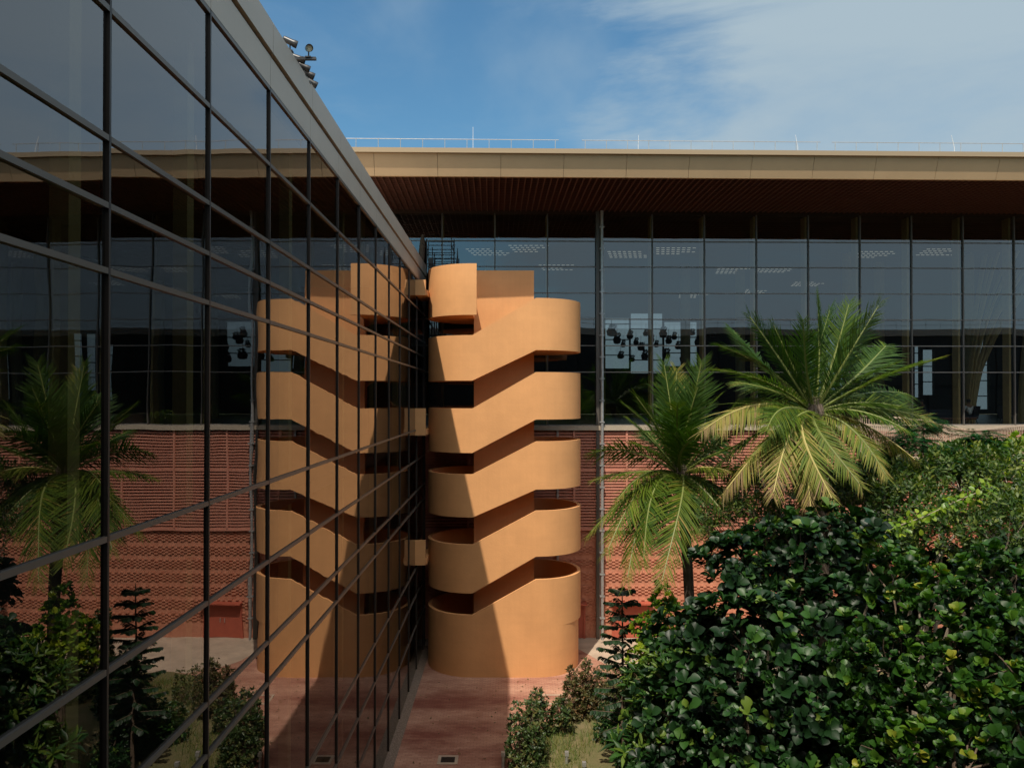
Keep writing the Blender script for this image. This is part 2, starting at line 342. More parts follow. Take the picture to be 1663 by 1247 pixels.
# base: louvres above, patterned brick below
BZ0, BZ1, BZ2 = 0.0, E-6.42, E-1.60
MB().box(XL-1, XR, .0, .3, 0, BZ2).build('wall', M['brick'], FB)
lv = MB(); z = BZ2-.08
for (a, b) in ((E-1.64, E-3.45), (E-3.62, E-6.38)):
    z = a-.06
    while z > b:
        lv.box(XL, XR, -.15, -.03, z-.085, z-.005); z -= .145
lv.build('louvre', M['louvre'], FB)
hb = MB(); hb.box(XL, XR, -.17, -.0, E-3.62, E-3.48); hb.box(XL, XR, -.17, -.0, E-6.46, E-6.36)
for x in cols:
    for o_ in (0, 1.28): hb.box(x+o_-.05, x+o_+.05, -.19, -.001, E-6.34, E-1.62) if o_ else None
hb.build('louvre_frame', M['louvre'], FB)
br = MB(); z = BZ1-.12
row = 0
while z > .8:
    for r_ in range(6):
        zz = z-r_*.075; off = .16*(r_ % 2)
        x = XL+off
        while x < XR-.2:
            br.box(x, x+.165, -.055, .0, zz-.066, zz); x += .32
    z -= .655
br.build('patterned_brickwork', M['brick'], FB)
# service doors
for (x, w_, tt) in ((5.95, 1.7, 'red double service door'), (2.9, 1.4, 'red service door behind the stair tower')):
    d = MB().box(x-w_/2, x+w_/2, -.09, -.0, .02, 1.55).build('door', M['redpaint'], FB)
    fr = MB(); fr.box(x-w_/2-.1, x-w_/2, -.12, 0, .0, 1.68); fr.box(x+w_/2, x+w_/2+.1, -.12, 0, .0, 1.68); fr.box(x-w_/2, x+w_/2, -.12, 0, 1.56, 1.68); fr.build('frame', M['redpaint'], d)
    for s_ in (-.12, .12): MB().box(x+s_-.015, x+s_+.015, -.14, -.09, .75, .95).build('handle', M['steel'], d)
    MB().box(x-w_/2-.15, x+w_/2+.15, -.5, -.0, 1.7, 1.76).build('door_canopy', M['redpaint'], d)
# posts from ground to canopy
MB().tube([(c0+.05, -.32, 0), (c0+.05, -.32, E+9.05)], .075, 12).build('downpipe', M['steel'], FB, smooth=True)
MB().box(c0-.22, c0-.06, -.24, -.08, 0, E+9.05).build('column', M['mull'], FB)
for z in range(1, 20): MB().box(c0-.07, c0+.16, -.41, -.2, z*1.05-.03, z*1.05+.03).build('pipe_bracket', M['steel'], FB)
MB().box(1.4+.9, 1.4+1.0, -.2, -.04, 0, BZ2).build('column', M['steel'], FB)
# interior hall behind the glass
MB().box(XL, XR, .35, 26, E-1.9, E-1.42).build('floor_slab', M['infloor'], FB)
MB().box(XL, XR, .3, 26, E+8.96, E+9.3).build('ceiling', M['ceil'], FB)
cs = MB(); y = 1.5
while y < 25: cs.box(XL, XR, y, y+.10, E+8.78, E+8.955); y += .45
cs.build('ceiling_slats', M['ceil'], FB)
# rear wall with openings
op = [(8.2,10.6,2.4,6.6),(10.7,13.4,2.0,7.0),(13.5,16.3,2.6,6.3),(25.7,26.8,-.2,4.4),(27.1,28.0,.6,5.4),(28.25,29.2,-.2,5.4),(31.1,32.0,-.2,2.6),(34.6,35.1,.0,4.3),(35.3,36.3,.2,4.0),(-6,-3,2,5),(39,41,-1,5)]
op.sort(); rw = MB(); x = XL
for (a, b, z0, z1) in op:
    rw.box(x, a, 25.6, 26, E-1.4, E+8.95); rw.box(a, b, 25.6, 26, E-1.4, E+z0); rw.box(a, b, 25.6, 26, E+z1, E+8.95); x = b
rw.box(x, XR, 25.6, 26, E-1.4, E+8.95); rw.build('rear_wall', M['inside'], FB)
for (a, b, z0, z1) in op:
    MB().quad((a, 25.8, E+z0), (b, 25.8, E+z0), (b, 25.8, E+z1), (a, 25.8, E+z1)).build('rear_window', M['glassR'], FB, fix=False)
    fr_ = MB(); z = z0+1.1
    while z < z1-.3: fr_.box(a, b, 25.7, 25.79, E+z-.04, E+z+.04); z += 1.3
    if len(fr_.v): fr_.build('window_bar', M['mull'], FB)
MB().box(XL-.3, XL, .3, 26, E-1.4, E+8.95).build('end_wall', M['inside'], FB)
MB().box(XR, XR+.3, .3, 26, E-1.4, E+8.95).build('end_wall', M['inside'], FB)
for (x, y) in ((21, 9), (24.5, 12), (28.5, 9), (16, 14), (12, 13), (6.5, 14), (-1, 12)):
    MB().tube([(x, y, E-1.42), (x, y, E+8.96)], .32, 14).build('column', M['incol'], FB, smooth=True)
# bundled curving struts at the right end
for (bx, by) in ((26.3, 4.2), (30.5, 6)):
    st = MB()
    for k in range(12):
        a = k/12*2*math.pi; pts = []
        for t in range(9):
            u = t/8; rr = .18+1.9*u**2.2
            pts.append((bx-.8+3.0*u*u+math.cos(a)*rr, by+math.sin(a)*rr*.6, E-1.42+u*9.3))
        st.tube(pts, .085, 5)
    st.build('roof_strut', M['incol'], FB)

def far(x, y, z):   # a point given in the terminal's own axes
    a = math.radians(1.3); return Vector((x*math.cos(a)-y*math.sin(a), 36.6+x*math.sin(a)+y*math.cos(a), z))
# ceiling lamps inside
spots = [(1020,408),(1100,402),(1195,436),(1262,434),(1430,408),(1540,404),(1128,478),(1318,458),(1225,470),(790,404),(905,430),(860,398)]
for i, (px, py) in enumerate(spots):
    y = 8.6*FPX/(VY-py); c = at(px, py, min(y, 60))
    o = empty('ceiling_light', (c.x, c.y, c.z), 'rows of small white lamps glowing under the hall ceiling behind the terminal glass', 'ceiling light', 'ceiling lamps inside the terminal')
    for r_ in range(4):
        s_ = MB()
        for q in range(random.choice([5, 7, 8])): s_.box(-1.2+q*.3+r_*.12, -1.02+q*.3+r_*.12, r_*.6-.02, r_*.6+.02, -.02, .0)
        s_.build('lamp_strip', M['strip'], o)
# hanging planters inside, dark against the bright rear openings
pm = MB().tube([(0,0,-.55),(0,0,-.5),(0,0,-.2),(0,0,0)], [.12,.28,.36,.18], 12)
planter_spots = [(993,533,0),(1002,546,1),(1012,556,2),(1023,541,3),(1033,552,0),(1041,560,1),(1049,538,2),(1058,547,3),(1066,556,0),(1077,536,1),(1086,549,2),(1095,543,3),(1102,558,0),(1113,548,1),(1124,537,2),(1133,551,3),(1142,543,0),(1150,556,1),(1158,539,2),(1008,574,3),(1026,580,0),(1047,573,1),(1082,571,2),(1110,577,3)]
first = None
for i, (px, py, q) in enumerate(planter_spots):
    c = at(px, py, 52+q*1.2)
    if first is None:
        first = empty('hanging_planter', c, 'dark bell planter with trailing leaves hanging inside the terminal hall', 'planter', 'hanging planters inside the terminal hall')
        pm.build('pot', M['black'], first, smooth=True); MB().tube([(0,0,0),(0,0,.9)], .015, 4).build('cord', M['black'], first)
        lm = MB()
        for k in range(40):
            a = random.random()*6.28; r_ = random.uniform(.15, .5); z = random.uniform(-.7, .25)
            lm.quad((math.cos(a)*r_*.6, math.sin(a)*r_*.6, z*.7), (math.cos(a)*r_*.6+.10, math.sin(a)*r_*.6, z*.7+.05), (math.cos(a)*r_*.6+.05, math.sin(a)*r_*.6+.05, z*.7+.14), (math.cos(a)*r_*.6-.06, math.sin(a)*r_*.6, z*.7+.07))
        lm.build('foliage', M['trouser'], first, fix=False)
    else:
        d = copy_tree(first); d.location = c; q_ = random.uniform(.5, .85); d.scale = (q_, q_, q_*random.uniform(.9, 1.3))

# roof rail and lightning rods on the canopy
def rail(x0, x1, posts, label):
    o = empty('roof_railing', far((x0+x1)/2, -4.2, E+10.15), label, 'railing', 'railings along the terminal roof edge', math.radians(1.3))
    h = (x1-x0)/2
    for k in range(posts):
        x = -h+.15+(2*h-.3)*k/(posts-1); MB().tube([(x,0,-.15),(x,0,1.0)], .016, 6).build('post', M['steel'], o)
    for z in (.5, .98): MB().tube([(-h,0,z),(h,0,z)], .013, 6).build('rail', M['steel'], o)
rail(-7.8, 2.05, 11, 'leftmost stretch of thin metal railing on the canopy roof above the stair tower')
rail(3.05, 13.5, 12, 'middle stretch of thin metal railing on the canopy roof')
rail(14.0, 24.5, 12, 'right stretch of thin metal railing on the canopy roof above the palms')
for (px, lean, lab) in ((768, 0, 'upright white rod on the canopy roof above the stair tower'), (1037, .02, 'thin white rod on the canopy roof just right of the railing gap'), (1297, -.1, 'short leaning white rod on the canopy roof, middle right'), (1552, -.13, 'leaning white rod on the canopy roof at far right')):
    c = at(px, 250, 32.6); tag(MB().tube([(0,0,-.3),(0,0,.2),(lean,0,.75 if lean else 1.1)], [.011,.011,.008], 5).build('lightning_rod', M['white']), lab, 'lightning rod', 'rods on the canopy roof').location = (c.x, c.y, c.z+.1)

# ================================================================ stair tower
ST = empty('stair_tower', (-.2, 33.55, G), 'orange rendered spiral stair tower with stacked ribbon balustrades', 'stair tower')
LC, RC, CY, R = -1.35, 1.32, 0.0, 2.05       # local x of the two half-circles (root at x=-0.2)
TH = .15
TL = [5.62, 2.61, -.465, -3.23, -6.17, -9.11]; TR = [None, 4.17, 1.06, -1.85, -4.75, -7.62]
BL = [3.46, .70, -2.33, -5.03, -8.20, -11.15]; BR = [None, 1.98, -.93, -3.86, -6.66, -9.62]
def stadium(stations, th=TH, ro=R):
    """stations: list of (kind, u, top, bottom); kind L/R arc with angle u, or F/B straight with x=u"""
    mb = MB(); b = 0
    for (kd, u, t, bo) in stations:
        for r_ in (ro, ro-th):
            if kd == 'L': x, y = LC+math.cos(u)*r_, CY+math.sin(u)*r_
            elif kd == 'R': x, y = RC+math.cos(u)*r_, CY+math.sin(u)*r_
            elif kd == 'F': x, y = u, CY-r_
            else: x, y = u, CY+r_
            mb.v += [(x, y, E+t), (x, y, E+bo)]
    n = len(stations)
    for i in range(n-1):
        a = i*4; c = a+4
        mb.f += [(a, a+1, c+1, c), (a+2, c+2, c+3, a+3), (a, c, c+2, a+2), (a+1, a+3, c+3, c+1)]
    mb.f += [(0, 2, 3, 1), (4*(n-1), 4*(n-1)+1, 4*(n-1)+3, 4*(n-1)+2)]
    return mb
AN = 28
for i in range(1, 6):
    s_ = []
    for k in range(AN+1): s_.append(('L', math.pi/2+math.pi*k/AN, TL[i], BL[i]))       # back -> left -> front
    for k in range(1, 7): u = k/6; s_.append(('F', LC+(RC-LC)*u, TL[i]+(TR[i]-TL[i])*u, BL[i]+(BR[i]-BL[i])*u))
    for k in range(1, AN+1): s_.append(('R', -math.pi/2+math.pi*k/AN, TR[i], BR[i]))
    for k in range(1, 7): u = k/6; s_.append(('B', RC+(LC-RC)*u, TR[i]+(TL[i-1]-TR[i])*u, BR[i]+(BL[i-1]-BR[i])*u))
    s_[-1] = ('B', LC+.004, s_[-1][2], s_[-1][3])
    if i == 5: s_ = [(a, b, c, max(d, -E)) for a, b, c, d in s_]
    stadium(s_).build('balustrade', M['plaster'], ST, smooth=True)
s_ = [('L', math.pi/2+math.pi*k/AN, TL[0], BL[0]) for k in range(AN+1)]+[('F', LC+.18, TL[0], BL[0])]
stadium(s_).build('balustrade', M['plaster'], ST, smooth=True)
# ground drum below the first flight
s_ = [('L', math.pi/2+math.pi*k/AN, BL[5], -E) for k in range(AN+1)]+[('F', LC+(RC-LC)*k/6, BL[5]+(BR[5]-BL[5])*k/6, -E) for k in range(1, 7)]
s_ += [('R', -math.pi/2+math.pi*k/AN, BR[5], -E) for k in range(1, AN+1)]
dm = stadium(s_); 
for i, v in enumerate(dm.v):      # the drum is a little narrower under the right landing
    x, y, z = v
    if x > RC: dm.v[i] = (RC+(x-RC)*(1-.05*((x-RC)/R)**4), y, z)
dm.build('base_wall', M['plaster'], ST, smooth=True)
MB().box(LC-.02, RC-.02, CY-.15, CY+.15, 0, E+5.64).build('core_wall', M['plaster'], ST)
# landings and flights
def half(cx, sgn, z0, z1):
    pl = [(cx, CY-R+.06)]
    for k in range(21): a = -math.pi/2+math.pi*k/20; pl.append((cx+sgn*math.cos(a)*(R-.06), CY+math.sin(a)*(R-.06)))
    return MB().prism(pl[1:], 'z', z0, z1)
for i in range(0, 6):
    if BL[i] > -11: half(LC, -1, E+BL[i]+.03, E+TL[i]-1.15).build('landing', M['plaster'], ST)
    if i: half(RC, 1, E+BR[i]+.03, E+TR[i]-1.15).build('landing', M['plaster'], ST)
def flight(xa, xb, za, zb, ba, bb, y0, y1):
    n = 9; pl = [(xa, ba)]
    for k in range(n):
        x0 = xa+(xb-xa)*k/n; x1 = xa+(xb-xa)*(k+1)/n; z = za+(zb-za)*(k+1)/n; pl += [(x0, z), (x1, z)]
    pl.append((xb, bb)); return MB().prism(pl, 'y', y0, y1)
for i in range(1, 6):
    flight(LC+.01, RC-.01, E+TL[i]-1.15, E+TR[i]-1.15, max(E+BL[i]+.03, .01), E+BR[i]+.03, CY-R+.06, CY-.151).build('flight', M['plaster'], ST)
    flight(RC-.01, LC+.01, E+TR[i]-1.15, E+TL[i-1]-1.15, E+BR[i]+.03, E+BL[i-1]+.03, CY+.151, CY+R-.06).build('flight', M['plaster'], ST)
# bridges to the office building
for (a, b) in ((5.0, 4.34), (-.47, -1.62), (-6.07, -7.12)):
    q = MB(); q.box(-3.8, -3.36, -1.62, -1.47, E+b, E+a); q.build('bridge_parapet', M['plaster'], ST)
    MB().box(-3.8, -3.3, -1.46, .6, E+b+.02, E+b+.25).build('bridge_slab', M['plaster'], ST)
# rooftop access frame
SC = empty('access_frame', at(715, 430, 34.0), 'black steel scaffold frame standing on top of the orange stair tower', 'scaffold')
b = MB(); zb = -1.2
for (x, y, h) in ((-.62, 0, 1.2), (.5, 0, 1.25), (.62, .1, 1.2), (-.62, .8, 1.2), (.55, .8, 1.2), (-.38, .2, .85), (-.30, .3, .6)):
    MB().tube([(x, y, zb), (x, y, h)], .022, 6).build('post', M['black'], SC)
for z in (.05, .45, .7, 1.05):
    MB().tube([(-.62, 0, z), (.62, 0, z)], .018, 6).build('rail', M['black'], SC); MB().tube([(-.62, .8, z), (.62, .8, z)], .018, 6).build('rail', M['black'], SC)
MB().tube([(.5, 0, .9), (.62, .1, .6)], .02, 6).build('brace', M['black'], SC); MB().tube([(-.62, 0, .8), (-.85, 0, 1.0)], .02, 6).build('brace', M['black'], SC)
MB().tube([(.78, 0, zb), (.78, 0, .3), (.78, 0, .8)], [.045, .04, .01], 6).build('spike', M['black'], SC)
MB().box(-.55, -.35, .1, .35, -.1, .35).build('control_box', M['black'], SC)
tag(MB().tube([(0,0,-1.9), (0,0,0), (.08,0,1.0), (.1,0,1.45)], [.16,.17,.13,.06], 10).build('wrapped_post', M['bark'], smooth=True), 'brown wrapped pole rising between the mirror glass corner and the orange stair', 'pole').location = at(683, 430, 35.7)

# ================================================================ floodlights on the office parapet
def lamp(loc, az, el, label, lens=False):
    o = empty('floodlight', loc, label, 'floodlight', 'floodlights on the office parapet')
    hd = MB().tube([(0,-.24,0),(0,-.2,0),(0,.1,0),(0,.12,0),(0,.24,0)], [.07,.105,.11,.125,.125], 14, cap=False).build('housing', M['lamp'], o, smooth=True)
    MB().tube([(0,-.24,0),(0,-.2,0)], .08, 12).build('rear_cap', M['lamp'], hd); MB().tube([(0,.15,0),(0,.16,0)], .112, 14).build('lens', M['lens'] if lens else M['glassL'], hd)
    hd.rotation_euler = (el, 0, az); hd.location = (0, 0, .22); o.scale = (.55, .55, .55)
    MB().tube([(0,0,-.12),(0,0,.14)], .025, 8).build('bracket', M['lamp'], o); MB().box(-.1, .1, -.1, .1, -.12, -.08).build('base_plate', M['lamp'], o)
E2 = E+6.28
for (y, x, dz, az, el, lab, le) in ((13.65, -4.0, .08, -1.2, -.30, 'uppermost of the dark floodlights, a fat cylinder on the office parapet', 0), (13.95, -3.74, .10, -2.75, -.35, 'floodlight with a pale shining lens turned towards the viewer', 1), (14.15, -3.99, .0, -1.15, -.2, 'small dark floodlight just below the pale-lensed one', 0), (14.45, -3.98, -.02, -1.1, -.3, 'dark cylindrical floodlight, second lowest of the cluster', 0), (14.75, -3.97, -.03, -1.1, -.3, 'lowest clearly visible dark floodlight of the cluster', 0), (15.1, -4.0, -.05, -1.1, -.4, 'half-hidden floodlight at the foot of the cluster', 0)):
    lamp((x, y, E2+dz), az, el, lab, bool(le))
tag(MB().box(-4.05, -3.6, 13.92, 13.98, E2+.0, E2+.05).box(-4.15, -4.05, 13.4, 16.0, E+6.22, E2+.02).build('lamp_bracket', M['lamp']), 'grey arm holding the pale-lensed floodlight off the parapet', 'bracket')

# ================================================================ small ground things
def hatch(x, y, w, d, m, lab):
    o = empty('drain_cover', (x, y, .004), lab, 'drain cover'); f = MB(); t = .1
    f.box(-w/2-t, w/2+t, -d/2-t, -d/2, 0, .02); f.box(-w/2-t, w/2+t, d/2, d/2+t, 0, .02); f.box(-w/2-t, -w/2, -d/2, d/2, 0, .02); f.box(w/2, w/2+t, -d/2, d/2, 0, .02); f.build('frame', M['concrete'], o)
    c = MB().box(-w/2, w/2, -d/2, d/2, 0, .012)
    if m is M['black']:
        for k in range(9): c.box(-w/2+.02+k*w/9, -w/2+.045+k*w/9, -d/2+.02, d/2-.02, .012, .02)
    c.build('cover', m, o)
hatch(-1.98, 24.35, .45, .38, M['black'], 'small dark drain grate in the shaded red paving')
hatch(1.72, 29.2, .85, .75, M['paving'], 'large square paved cover framed in pale concrete near the stair tower')
def bollard(px, py, z, lab, h=.5):
    y = E*FPX/(py-VY); o = empty('garden_light', ((px-VX)/FPX*y, y, .02), lab, 'garden light', 'low garden lights')
    MB().tube([(0,0,0),(0,0,h)], .05, 10).build('post', M['steel'], o, smooth=True); MB().box(-.06, .06, -.06, .06, h, h+.13).build('lamp_head', M['steel'], o)
bollard(817, 1247, 0, 'white box-headed light on a short post at the edge of the paving', .42)
bollard(920, 1240, 0, 'white round-topped light standing in the grass of the bed', .3)
bollard(948, 1252, 0, 'small pale garden light at the foot of the dark shrubs', .2)

# walkway with curved balustrade in front of the terminal, right
WK = empty('raised_walkway', (20, 32, G), 'raised walkway with pink parapet and beige curved railing at the right', 'walkway')
def sweep(pts, w, h, mb):
    for i in range(len(pts)-1):
        a, b = Vector(pts[i]), Vector(pts[i+1]); d = (b-a); n = Vector((-d.y, d.x, 0)).normalized()*w/2
        q = [a-n, a+n, b+n, b-n]; base = len(mb.v)
        for hh in (0, h):
            for k in q: mb.v.append((k.x, k.y, k.z+hh))
        mb.f += [(base, base+1, base+2, base+3), (base+7, base+6, base+5, base+4)]+[(base+i2, base+4+i2, base+4+(i2+1) % 4, base+(i2+1) % 4) for i2 in range(4)]
def curve(keys, n=10):
    out_ = []
    for i in range(len(keys)-1):
        p0 = Vector(keys[max(i-1, 0)]); p1 = Vector(keys[i]); p2 = Vector(keys[i+1]); p3 = Vector(keys[min(i+2, len(keys)-1)])
        for k in range(n):
            t = k/n; out_.append(.5*((2*p1)+(-p0+p2)*t+(2*p0-5*p1+4*p2-p3)*t*t+(-p0+3*p1-3*p2+p3)*t**3))
    out_.append(Vector(keys[-1])); return out_
off = Vector((20, 32, 0))
def railing(keys, drop, name, solid=None):
    pts = [p-off for p in curve(keys)]
    r_ = MB(); sweep(pts, .10, .07, r_); r_.build(name, M['rail'], WK)
    r2 = MB(); sweep([p-Vector((0,0,drop)) for p in pts], .10, .06, r2); r2.build(name, M['rail'], WK)
    bl = MB()
    for i in range(len(pts)-1):
        n = max(2, int((pts[i+1]-pts[i]).length/.13))
        for k in range(n): q = pts[i].lerp(pts[i+1], k/n); bl.box(q.x-.012, q.x+.012, q.y-.012, q.y+.012, q.z-drop+.06, q.z)
    bl.build('balusters', M['rail'], WK)
    return pts
front = [at(1395,690,29.5), at(1455,694,29), at(1535,702,28.2), at(1600,711,27.6), at(1663,716,27.2), at(1760,722,26.8)]
back = [at(1395,676,33), at(1480,681,32.5), at(1530,691,31.6), at(1572,699,31), at(1610,697,31.5), at(1663,692,32.5), at(1760,688,33.5)]
pf = railing(front, .95, 'handrail'); pb = railing(back, .60, 'handrail')
pw = MB(); sweep([p-Vector((0,0,2.2)) for p in pb], .2, 1.62, pw); pw.build('parapet', M['pinkwall'], WK)
dk = MB()
for i in range(min(len(pf), len(pb))-1):
    a, b_, c, d = pf[i], pf[i+1], pb[i+1], pb[i]; zz = Vector((0,0,1.25))
    dk.quad(a-zz, b_-zz, c-zz*1.2, d-zz*1.2)
dk.build('deck', M['concrete'], WK)
MB().box(3.0, 8.5, -.5, 3.9, E-3.4, E-2.4).build('deck_beam', M['pinkwall'], WK)
for x in (1.2, 4.4, 7.6): MB().tube([(x-1.5, -1.5, 0), (x-1.5, -1.5, E-2.75)], .22, 12).build('pier', M['pinkwall'], WK, smooth=True)

# ---------------------------------------------------------------- seated people and lounge seats inside
def tub_chair(loc, rz, label):
    o = empty('lounge_chair', loc, label, 'chair', 'dark lounge chairs in the terminal', rz)
    mb = MB(); n = 14
    for k in range(n):
        a0, a1 = math.radians(-20+220*k/n), math.radians(-20+220*(k+1)/n)
        q = []
        for a in (a0, a1):
            for (r_, z) in ((.42, .28), (.55, .95), (.47, .95), (.36, .30)): q.append((math.cos(a)*r_, math.sin(a)*r_, z))
        b = len(mb.v); mb.v += q; mb.f += [(b, b+4, b+5, b+1), (b+1, b+5, b+6, b+2), (b+2, b+6, b+7, b+3), (b+3, b+7, b+4, b)]
    mb.build('backrest', M['chair'], o, smooth=True)
    MB().tube([(0,0,.26),(0,0,.30),(0,0,.44),(0,0,.47)], [.36,.42,.42,.38], 16).build('seat', M['chair'], o, smooth=True)
    for (x, y) in ((.28,.28),(-.28,.28),(.28,-.28),(-.28,-.28)): MB().tube([(x*.8,y*.8,.27),(x,y,0)], .018, 6).build('leg', M['black'], o)
    return o
FZ = E-1.42
tub_chair((24.6, 40.2, FZ), 0, 'dark lounge chair holding a seated person near the glass'); tub_chair((26.9, 40.6, FZ), .6, 'empty dark lounge chair at the right, its legs on the pale floor')
bn = empty('lounge_bench', (22.2, 40.4, FZ), 'long dark bench sofa inside the terminal with two people on it', 'bench')
MB().box(-1.6, 1.6, -.4, .4, .18, .46).build('seat', M['chair'], bn); MB().box(-1.6, 1.6, -.46, -.41, .46, .78).build('backrest', M['chair'], bn)
for x in (-1.5, 1.5):
    for y in (-.35, .35): MB().box(x-.03, x+.03, y-.03, y+.03, 0, .18).build('leg', M['black'], bn)
def person(loc, rz, label, top, lean=.0):
    """seated figure: one skinned body with clothing shells"""
    def skin(name, pts, edges, rad, m, par):
        me = bpy.data.meshes.new(name); me.from_pydata(pts, edges, []); me.materials.append(m); o = bpy.data.objects.new(name, me); C.objects.link(o)
        md = o.modifiers.new('skin', 'SKIN'); md.use_smooth_shade = True
        for i, r_ in enumerate(rad): me.skin_vertices[0].data[i].radius = (r_, r_) if not isinstance(r_, tuple) else r_
        me.skin_vertices[0].data[0].use_root = True
        o.modifiers.new('sub', 'SUBSURF').levels = 1; o.modifiers['sub'].render_levels = 1
        if par: o.parent = par
        return o
    J = [(0,0,.50),(0,-.02+lean*.3,.72),(0,lean*.7,.98),(0,lean*.8,1.06),(0,lean+.03,1.14),(0,lean+.05,1.24),(0,lean+.03,1.31),
         (.19,lean*.7,.96),(.24,lean*.7+.05,.74),(.14,lean*.7+.27,.66),(.10,lean*.7+.34,.67),
         (-.19,lean*.7,.96),(-.24,lean*.7+.05,.74),(-.14,lean*.7+.27,.66),(-.10,lean*.7+.34,.67),
         (.10,.05,.50),(.13,.44,.52),(.13,.46,.08),(.13,.60,.04),(-.10,.05,.50),(-.13,.44,.52),(-.13,.46,.08),(-.13,.60,.04)]
    Ed = [(0,1),(1,2),(2,3),(3,4),(4,5),(5,6),(2,7),(7,8),(8,9),(9,10),(2,11),(11,12),(12,13),(13,14),(0,15),(15,16),(16,17),(17,18),(0,19),(19,20),(20,21),(21,22)]
    Rd = [.14,.13,.13,.055,.07,.095,.06,.06,.045,.035,.04,.06,.045,.035,.04,.09,.07,.045,.04,.09,.07,.045,.04]
    b = skin('person', J, Ed, Rd, M['skin'], None); b.location = loc; b.rotation_euler.z = rz
    tag(b, label, 'person', 'people seated in the terminal')
    T = [J[0],J[1],J[2],J[7],J[8],J[11],J[12]]
    skin('shirt', T, [(0,1),(1,2),(2,3),(3,4),(2,5),(5,6)], [.15,.145,.145,.075,.062,.075,.062], top, b)
    skin('trousers', [J[0],J[15],J[16],J[17],J[19],J[20],J[21]], [(0,1),(1,2),(2,3),(0,4),(4,5),(5,6)], [.145,.1,.085,.06,.1,.085,.06], M['trouser'], b)
    h = MB().tube([(0,lean+.03,1.20),(0,lean+.02,1.26),(0,lean+.02,1.32),(0,lean+.02,1.36)], [.098,.105,.09,.03], 10).build('hair', M['hair'], b, smooth=True)
person((21.4, 40.4, FZ-.02), -1.57, 'person in a pale shirt leaning forward on the dark bench', M['shirt'], .18)
person((22.3, 40.4, FZ-.02), 1.57, 'person in dark clothes on the bench facing the one in the pale shirt', M['trouser'], .1)
person((24.6, 40.2, FZ-.02), .2, 'person in a white shirt sunk in the dark lounge chair', M['shirt'])

# ================================================================ vegetation
def leaf_template(stations, fold=.25, curl=.25):
    """stations (t, half width). returns verts along +X, faces"""
    v = []; f = []
    for (t, w) in stations:
        z = -curl*t*t; v += [(t, 0, z), (t, w, z+fold*w), (t, -w, z+fold*w)]
    for i in range(len(stations)-1):
        a = 3*i; b = a+3; f += [(a, b, b+1, a+1), (a, a+2, b+2, b)]
    return np.array(v), f
T_FIDDLE = leaf_template([(0,.02),(.15,.10),(.32,.17),(.5,.21),(.66,.32),(.8,.345),(.92,.25),(.985,.11),(1,.02)], .6, .28)
T_LONG = leaf_template([(0,.015),(.25,.10),(.6,.13),(1,.01)], .4, .30)
T_SMALL = leaf_template([(0,.01),(.5,.24),(1,.01)], .3, .15)
T_ROUND = leaf_template([(0,.03),(.35,.32),(.8,.30),(1,.05)], .25, .15)
def foliage(name, tmpl, pos, xdir, zdir, size, tint_, m, parent=None, origin=(0, 0, 0)):
    tv, tf = tmpl; n = len(pos); x = xdir/np.linalg.norm(xdir, axis=1, keepdims=True)
    y = np.cross(zdir, x); y /= np.linalg.norm(y, axis=1, keepdims=True)+1e-9; z = np.cross(x, y)
    Rm = np.stack([x, y, z], axis=2)
    V = np.einsum('nij,kj->nki', Rm, tv)*size[:, None, None]+pos[:, None, :]-np.array(origin)
    k = len(tv); V = V.reshape(-1, 3)
    F = (np.array(tf)[None]+(np.arange(n)*k)[:, None, None]).reshape(-1, 4)
    me = bpy.data.meshes.new(name); me.vertices.add(len(V)); me.vertices.foreach_set('co', V.astype(np.float32).ravel())
    me.loops.add(F.size); me.loops.foreach_set('vertex_index', F.astype(np.int32).ravel()); me.polygons.add(len(F))
    me.polygons.foreach_set('loop_start', np.arange(0, F.size, 4, dtype=np.int32)); me.polygons.foreach_set('use_smooth', np.ones(len(F), bool)); me.update(calc_edges=True)
    a = me.attributes.new('tint', 'FLOAT', 'POINT'); a.data.foreach_set('value', np.repeat(tint_, k).astype(np.float32)); me.materials.append(m)
    o = bpy.data.objects.new(name, me); C.objects.link(o); o.parent = parent
    return o
def rosettes(blobs, dens, per, size, spread=(25, 80), up=.55, tbase=.45, tvar=.35, squash=.85, inner=.75, bottom=-.55, sprig=0):
    P = []; X = []; Z = []; Sz = []; T = []
    B = [(np.array(c), r) for c, r in blobs]
    for bi, (c, r) in enumerate(B):
        n = int(dens*4*math.pi*r*r)
        for _ in range(n):
            d = rng.normal(size=3); d /= np.linalg.norm(d)
            if d[2] < bottom: continue
            rr = r*(inner+(1.08-inner)*rng.random()**.6)
            p = c+d*rr*np.array([1, 1, squash])
            if any(j != bi and np.linalg.norm((p-c2)/np.array([1,1,squash])) < r2*.72 for j, (c2, r2) in enumerate(B)): continue
            ax = d*(1-up)+np.array([0, 0, up])+rng.normal(size=3)*.22; ax /= np.linalg.norm(ax)
            u = np.cross(ax, [.3, .9, .1]); u /= np.linalg.norm(u); w = np.cross(ax, u); ph = rng.random()*6.28
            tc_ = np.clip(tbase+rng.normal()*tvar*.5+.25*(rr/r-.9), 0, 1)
            m_ = rng.integers(max(2, per-2), per+3); cs_ = rng.uniform(.6, 1.2)
            for k in range(m_):
                a = ph+k*2.4; tl = math.radians(spread[0]+(spread[1]-spread[0])*(k+.5)/m_+rng.normal()*6)
                dr = ax*math.cos(tl)+(u*math.cos(a)+w*math.sin(a))*math.sin(tl)
                P.append(p+ax*(sprig*(1-(k+.5)/m_))); X.append(dr); Z.append(ax+rng.normal(size=3)*.15); Sz.append(size*cs_*rng.uniform(.6, 1.15)); T.append(np.clip(tc_+rng.normal()*.12+(.12 if k < 2 else 0), 0, 1))
    return np.array(P), np.array(X), np.array(Z), np.array(Sz), np.array(T)
